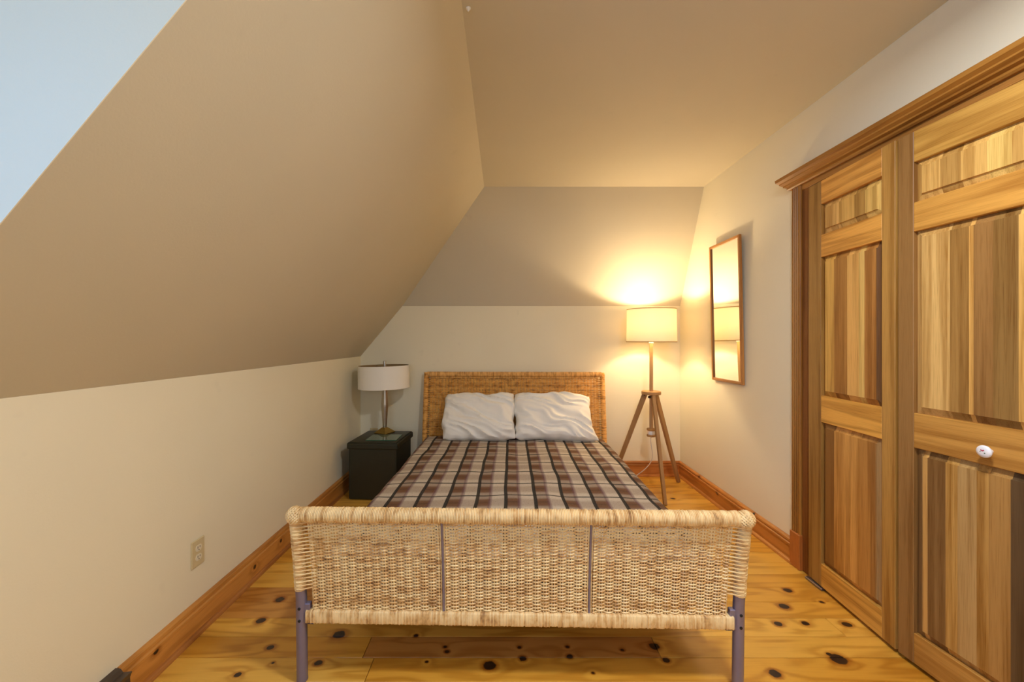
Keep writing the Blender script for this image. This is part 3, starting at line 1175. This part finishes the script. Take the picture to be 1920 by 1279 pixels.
# pillows
def pillow(label, center, w, h, T, tilt, yaw, seed, roll=0.0, flange=None):
    N = 72
    verts, faces = [], []

    def surf(u, v, side):
        # u,v in -1..1
        e = max(0.0, (1 - abs(u) ** 3.0)) * max(0.0, (1 - abs(v) ** 2.6))
        th = T * (e ** 0.42)
        pin = 1 - 0.04 * (1 - abs(v) ** 2) * abs(u) ** 4
        piv = 1 - 0.04 * (1 - abs(u) ** 2) * abs(v) ** 4
        x = u * w / 2 * pin
        y = v * h / 2 * piv
        cr_ = 1 - 0.055 * (abs(u) * abs(v)) ** 5
        x *= cr_
        y *= cr_
        x += 0.022 * mnoise.noise((u * 1.7, v * 1.7, seed)) + 0.008 * mnoise.noise((u * 5, v * 5, seed + 2))
        y += 0.026 * mnoise.noise((u * 1.9, v * 1.9, seed + 9)) + 0.008 * mnoise.noise((u * 6, v * 6, seed + 4))
        if flange and u > 0.55 and v < -0.5:
            k = min(1, (u - 0.55) / 0.45) * min(1, (-v - 0.5) / 0.5)
            x += flange * k
            y -= 0.25 * flange * k
        z = side * th
        # long folds running diagonally plus finer wrinkles
        d = u * 1.1 + v * 1.7 + 0.5 * mnoise.noise((u * 1.6, v * 1.6, seed + 3))
        fold_ = mnoise.noise((d * 1.9, (u - v) * 0.6, seed + 5))
        fold_ = 1 - abs(fold_) * 2.2
        fine_ = mnoise.noise((d * 5.5, (u - v) * 1.2, seed + 8))
        edge = min(1.0, e * 6)
        z += side * ((0.028 * fold_ + 0.005 * fine_) * edge)
        return x, y, z

    idx = {}
    for side in (1, -1):
        for j in range(N + 1):
            for i in range(N + 1):
                border = i in (0, N) or j in (0, N)
                if side == -1 and border:
                    idx[(side, i, j)] = idx[(1, i, j)]
                    continue
                cu = math.sin((i / N * 2 - 1) * PI / 2) * 0.55 + (i / N * 2 - 1) * 0.45
                cv = math.sin((j / N * 2 - 1) * PI / 2) * 0.55 + (j / N * 2 - 1) * 0.45
                idx[(side, i, j)] = len(verts)
                verts.append(surf(cu, cv, side))
        for j in range(N):
            for i in range(N):
                q = (idx[(side, i, j)], idx[(side, i + 1, j)], idx[(side, i + 1, j + 1)], idx[(side, i, j + 1)])
                faces.append(q if side == 1 else q[::-1])
    me = bpy.data.meshes.new('pillow')
    me.from_pydata(verts, [], faces)
    o = link('pillow', me, M['white_cloth'], None, True)
    o.location = center
    o.rotation_mode = 'XYZ'
    o.rotation_euler = (tilt, roll, yaw)
    tag(o, label, 'pillow', 'pillows against the headboard')
    return o


pillow('crumpled white pillow on the nightstand side of the bed', (-0.196, 3.29, 0.604), 0.615, 0.43, 0.072, math.radians(52), math.radians(-2), 1.7, math.radians(-1.5))
pillow('crumpled white pillow on the floor lamp side of the bed', (0.412, 3.29, 0.602), 0.66, 0.43, 0.078, math.radians(50), math.radians(1), 14.2, math.radians(1.5), flange=0.05)

# ------------------------------------------------------------------ storage cube used as nightstand
ot = empty('storage_ottoman', (-0.990, 3.25, 0), -math.radians(3.5))
tag(ot, 'dark brown leather storage cube with lid standing beside the bed', 'ottoman')
box('body', -0.186, 0.186, -0.19, 0.19, 0.004, 0.400, M['leather'], ot, 0.006, 2)
lid = box('lid', -0.200, 0.200, -0.205, 0.212, 0.393, 0.440, M['leather'], ot, 0.010, 3)
bm = bmesh.new()
bm_box(bm, -0.185, 0.185, -0.19, 0.197, 0.434, 0.447, 0.006, 3)
bmobj('cushion_top', bm, M['leather'], lid, True)
pts = [(-0.19, -0.195, 0.441), (0.19, -0.195, 0.441), (0.19, 0.202, 0.441), (-0.19, 0.202, 0.441), (-0.19, -0.195, 0.441)]
tube('seam', pts, 0.0022, M['leather'], lid, 6)
for sx in (-1, 1):
    tube('corner_seam', [(sx * 0.1845, -0.1885, 0.01), (sx * 0.1845, -0.1885, 0.392)], 0.0026, M['leather'], ot, 6)

# glass plate
gp = box('glass_plate', -1.072, -0.832, 3.108, 3.290, 0.4475, 0.4525, M['plateglass'], None, 0.0006)
gp.data.materials.append(M['glassedge'])
for p in gp.data.polygons:
    if abs(p.normal.z) < 0.5:
        p.material_index = 1
tag(gp, 'clear green edged glass plate on the storage cube', 'plate')

# ------------------------------------------------------------------ table lamp
tl = empty('table_lamp', (-1.002, 3.375, 0.4475), math.radians(-25))
tag(tl, 'brushed metal table lamp with white drum shade on the storage cube', 'lamp')


def frustum(levels):
    # levels: (half size, z, chamfer) of an eight-cornered section
    verts, faces = [], []
    for h, z, c in levels:
        for (a, b) in ((1, 1 - c), (1 - c, 1), (-(1 - c), 1), (-1, 1 - c), (-1, -(1 - c)), (-(1 - c), -1), (1 - c, -1), (1, -(1 - c))):
            verts.append((a * h, b * h, z))
    n = len(levels)
    for i in range(n - 1):
        for k in range(8):
            k2 = (k + 1) % 8
            faces.append((i * 8 + k, i * 8 + k2, i * 8 + 8 + k2, i * 8 + 8 + k))
    faces.append(tuple(range(8)))
    faces.append(tuple((n - 1) * 8 + k for k in range(8)))
    return verts, faces


v, f = frustum([(0.060, 0.0, 0.02), (0.061, 0.002, 0.02), (0.061, 0.005, 0.02), (0.020, 0.042, 0.05), (0.016, 0.045, 0.1)])
mobj('base', v, f, M['brass'], tl)
v, f = frustum([(0.014, 0.043, 0.45), (0.0155, 0.06, 0.45), (0.0255, 0.225, 0.45), (0.0255, 0.240, 0.45), (0.017, 0.385, 0.45), (0.013, 0.40, 0.45)])
mobj('stem', v, f, M['nickel'], tl)
tube('socket', [(0, 0, 0.40), (0, 0, 0.455)], 0.016, M['brass'], tl, 16)
lathe('bulb', [(0.012, 0.452), (0.016, 0.465), (0.028, 0.49), (0.030, 0.505), (0.024, 0.525), (0.008, 0.537)], M['bulb_off'], tl, 20, smooth=True)
sh = lathe('shade', [(0.2105, 0.380), (0.2085, 0.569), (0.2065, 0.569), (0.2085, 0.380)], M['shade_off'], tl, 64, closed=True, smooth=True)
sh.data.materials.append(M['shade_in'])
for p in sh.data.polygons:
    c_ = p.center
    if p.normal.x * c_.x + p.normal.y * c_.y < -0.01:
        p.material_index = 1
sh.rotation_euler = (0, math.radians(-1.0), 0)
tube('harp_rod', [(0, 0, 0.455), (0, 0, 0.572)], 0.003, M['brass'], tl, 8)
for k in range(3):
    a = k * 2 * PI / 3 + 0.5
    tube('shade_spoke', [(0, 0, 0.558), (0.207 * math.cos(a), 0.207 * math.sin(a), 0.562)], 0.0022, M['brass'], sh, 6)
lathe('finial', [(0.0125, 0.557), (0.0125, 0.606), (0.010, 0.608)], M['nickel'], tl, 16)

# ------------------------------------------------------------------ tripod floor lamp
FX, FY = 1.2286, 3.30
fl = empty('floor_lamp', (FX, FY, 0))
tag(fl, 'lit tripod floor lamp with wooden legs and white drum shade', 'lamp')
wcol = srgb(176, 134, 84)
for a in (27, -93, 147):
    a = math.radians(a)
    d = Vector((math.cos(a), math.sin(a), 0))
    top = d * 0.050 + Vector((0, 0, 0.784))
    foot = d * 0.328 + Vector((0, 0, 0.0))
    side = Vector((-math.sin(a), math.cos(a), 0))
    lg = beam('leg', foot, top, 0.024, 0.030, 0.026, 0.040, side, M['lampwood'], fl, wcol)
    box('hinge', top.x - 0.012, top.x + 0.012, top.y - 0.012, top.y + 0.012, 0.768, 0.782, M['lampcap'], lg, 0.002)
lathe('hub', [(0.074, 0.783), (0.077, 0.786), (0.077, 0.806), (0.074, 0.809)], M['lampwood'], fl, 40, color=srgb(184, 140, 88))
tube('pole', [(0, 0, 0.44), (0, 0, 1.235)], 0.0145, M['lampwood'], fl, 20, color=srgb(188, 148, 100))
lathe('stop_disc', [(0.034, 0.484), (0.036, 0.487), (0.036, 0.496), (0.034, 0.499)], M['lampwood'], fl, 28, color=srgb(184, 138, 80))
lathe('stop_disc', [(0.034, 0.433), (0.036, 0.436), (0.036, 0.446), (0.034, 0.449)], M['lampwood'], fl, 28, color=srgb(184, 138, 80))
lathe('cord_winder', [(0.027, 0.449), (0.030, 0.456), (0.030, 0.470), (0.024, 0.484)], M['whiteplastic'], fl, 24)
lathe('clamp_knob', [(0.009, 0.0), (0.011, 0.003), (0.011, 0.014), (0.006, 0.018)], M['lampcap'], fl, 16).location = (-0.03, -0.04, 0.756)
pts = [(0, 0, 0.435), (-0.004, 0.0, 0.40), (0.010, 0.02, 0.34), (0.022, 0.03, 0.27), (0.012, 0.05, 0.20), (-0.03, 0.08, 0.13), (-0.08, 0.11, 0.075), (-0.13, 0.12, 0.025), (-0.20, 0.10, 0.006), (-0.34, 0.06, 0.005)]
# smooth the cord
P = [Vector(p) for p in pts]
sp = []
for i in range(len(P) - 1):
    p0, p1, p2, p3 = P[max(i - 1, 0)], P[i], P[i + 1], P[min(i + 2, len(P) - 1)]
    for k in range(5):
        u_ = k / 5
        sp.append(0.5 * ((2 * p1) + (p2 - p0) * u_ + (2 * p0 - 5 * p1 + 4 * p2 - p3) * u_ ** 2 + (3 * p1 - p0 - 3 * p2 + p3) * u_ ** 3))
sp.append(P[-1])
o = tube('cord', sp, 0.0032, M['whiteplastic'], fl, 6)
o['label'] = 'white power cord'
lathe('pole_collar', [(0.0165, 1.205), (0.0185, 1.207), (0.0185, 1.228), (0.016, 1.232)], M['whiteplastic'], fl, 24)
lathe('socket', [(0.010, 1.232), (0.019, 1.236), (0.019, 1.29), (0.015, 1.295)], M['whiteplastic'], fl, 20)
lathe('bulb', [(0.012, 1.29), (0.016, 1.30), (0.029, 1.325), (0.031, 1.34), (0.026, 1.36), (0.008, 1.372)], M['bulb'], fl, 20, smooth=True)
shd = lathe('shade', [(0.1975, 1.217), (0.193, 1.487), (0.1915, 1.487), (0.196, 1.217)], M['shade_on'], fl, 72, closed=True, smooth=True)
for zz, rr in ((1.2185, 0.1975), (1.4855, 0.193)):
    lathe('shade_trim', [(rr + 0.0002, zz - 0.003), (rr + 0.0016, zz - 0.003), (rr + 0.0016, zz + 0.003), (rr + 0.0002, zz + 0.003)], M['trimtape'], shd, 72, closed=True)
for k in range(3):
    a = k * 2 * PI / 3 + 0.3
    tube('shade_spoke', [(0.016 * math.cos(a), 0.016 * math.sin(a), 1.292), (0.1955 * math.cos(a), 0.1955 * math.sin(a), 1.232)], 0.002, M['whiteplastic'], shd, 6)
pl = bpy.data.lights.new('floor_lamp_bulb', 'POINT')
pl.energy = 18.5
pl.color = (1.0, 0.78, 0.50)
pl.shadow_soft_size = 0.04
plo = bpy.data.objects.new('floor_lamp_bulb', pl)
COL.objects.link(plo)
plo.location = (FX, FY, 1.375)

# ------------------------------------------------------------------ mirror leaning off the right wall
mr = empty('wall_mirror', (XR - 0.003, 2.836, 0.932))
mr.rotation_euler = (0, -math.radians(1.3), 0)
tag(mr, 'tall wood framed mirror hanging beside the floor lamp', 'mirror')
mw, mh, fw, ft = 0.193, 1.005, 0.019, 0.018
mc = srgb(196, 136, 72)
box('frame_side', -ft, 0, -mw, -mw + fw, 0, mh, M['wood_z'], mr, 0.002, color=mc)
box('frame_side', -ft, 0, mw - fw, mw, 0, mh, M['wood_z'], mr, 0.002, color=mc)
box('frame_rail', -ft, 0, -mw + fw, mw - fw, 0, fw, M['wood_y'], mr, 0.002, color=mc)
box('frame_rail', -ft, 0, -mw + fw, mw - fw, mh - fw, mh, M['wood_y'], mr, 0.002, color=mc)
box('mirror_glass', -0.009, -0.004, -mw + fw - 0.003, mw - fw + 0.003, fw - 0.003, mh - fw + 0.003, M['mirror'], mr)
box('back_board', -0.0035, -0.0005, -mw + 0.006, mw - 0.006, 0.006, mh - 0.006, M['shade_in'], mr)


# ------------------------------------------------------------------ outlets
def outlet(label, loc, rz):
    o = empty('wall_outlet', loc, rz)
    tag(o, label, 'outlet', 'duplex wall outlets')
    # local: x along the wall, -y out of the wall
    bm = bmesh.new()
    bm_box(bm, -0.0355, 0.0355, -0.006, 0.0, -0.057, 0.057, 0.0035, 2)
    bmobj('cover_plate', bm, M['plate'], o)
    for dz in (0.0195, -0.0195):
        pts = []
        for k in range(24):
            a = 2 * PI * k / 24
            pts.append((0.0165 * math.cos(a), max(-0.0128, min(0.0128, 0.0165 * math.sin(a))) + dz))
        face = prism('socket_face', pts, 'y', -0.0078, -0.005, M['socket'], o)
        for dx, hh in ((-0.006, 0.0045), (0.006, 0.0036)):
            box('slot', dx - 0.0012, dx + 0.0012, -0.0082, -0.007, dz + 0.004 - hh, dz + 0.004 + hh, M['black'], face)
        g = lathe('ground_hole', [(0.0025, 0.0), (0.0025, 0.001)], M['black'], face, 10)
        g.location = (0, -0.0072, dz - 0.0075)
        g.rotation_euler = (PI / 2, 0, 0)
    s_ = lathe('screw', [(0.003, 0.0), (0.003, 0.001), (0.001, 0.0015)], M['plate'], o, 10)
    s_.location = (0, -0.0058, 0)
    s_.rotation_euler = (PI / 2, 0, 0)
    return o


outlet('almond duplex outlet on the knee wall above the baseboard', (XL, 1.685, 0.335), PI / 2)
outlet('almond duplex outlet on the back wall behind the storage cube', (-1.172, YB, 0.376), 0)

# ------------------------------------------------------------------ baseboard heater
ht = empty('baseboard_heater', (XL, 0.4, 0))
tag(ht, 'dark brown baseboard heater on the knee wall at the frame corner', 'heater')
y0, y1 = -1.3, 0.93
HP = [(0, 0.010), (0.052, 0.010), (0.052, 0.03), (0.049, 0.108), (0.056, 0.128), (0.026, 0.124), (0.018, 0.136), (0, 0.138)]
prism('end_cap', HP, 'y', y1 - 0.055, y1, M['heater'], ht)
prism('end_cap', HP, 'y', y0 - 0.4, y0 - 0.345, M['heater'], ht)
prism('back_plate', [(0, 0.015), (0.006, 0.015), (0.006, 0.136), (0, 0.136)], 'y', y0 - 0.35, y1 - 0.05, M['heater'], ht)
prism('front_cover', [(0.046, 0.025), (0.050, 0.025), (0.048, 0.090), (0.044, 0.090)], 'y', y0 - 0.35, y1 - 0.05, M['heater'], ht)
prism('top_hood', [(0.004, 0.130), (0.004, 0.136), (0.018, 0.135), (0.046, 0.112), (0.044, 0.109), (0.018, 0.130)], 'y', y0 - 0.35, y1 - 0.05, M['heater'], ht)
V, F = [], []
bm = bmesh.new()
for k in range(110):
    yy = y0 - 0.33 + k * 0.020
    if yy > y1 - 0.06:
        break
    bm_box(bm, 0.010, 0.040, yy, yy + 0.001, 0.03, 0.085)
o = bmobj('cooling_fins', bm, M['steel'], ht)
o['kind'] = 'stuff'

# ceiling hook
hk = lathe('ceiling_hook', [(0.009, 0.0), (0.009, -0.003), (0.005, -0.006), (0.003, -0.012), (0.001, -0.013)], M['whiteplastic'], None, 14, center=(0, 0, 0))
hk.location = (-0.128, 1.472, ZC)
tag(hk, 'tiny white hook in the ceiling by the slope edge', 'hook')

# ------------------------------------------------------------------ added ceiling fill light, shaped as a flush fixture, never in view
cl = empty('ceiling_fill', (0.78, 0.70, ZC))
tag(cl, 'added round ceiling fill light, unseen above the frame', 'lamp')
lathe('fill_mount', [(0.150, 0.0), (0.152, -0.004), (0.152, -0.016), (0.146, -0.020)], M['frame_white'], cl, 40)
t = NT('fill_dome_glow')
em = t.n('ShaderNodeEmission')
em.inputs[0].default_value = (0.85, 0.92, 1.0, 1)
em.inputs[1].default_value = 1.5
t.set(t.out.inputs['Surface'], em.outputs[0])
t.m.cycles.emission_sampling = 'NONE'
lathe('fill_dome', [(0.140, -0.018), (0.136, -0.034), (0.118, -0.054), (0.085, -0.068), (0.045, -0.075), (0.008, -0.077)], t.m, cl, 40, smooth=True)
dl = bpy.data.lights.new('ceiling_fill_area', 'AREA')
dl.shape = 'DISK'
dl.size = 0.26
dl.energy = 20
dl.color = (0.94, 0.96, 1.0)
dlo = bpy.data.objects.new('ceiling_fill_area', dl)
COL.objects.link(dlo)
dlo.location = (0.78, 0.70, ZC - 0.082)
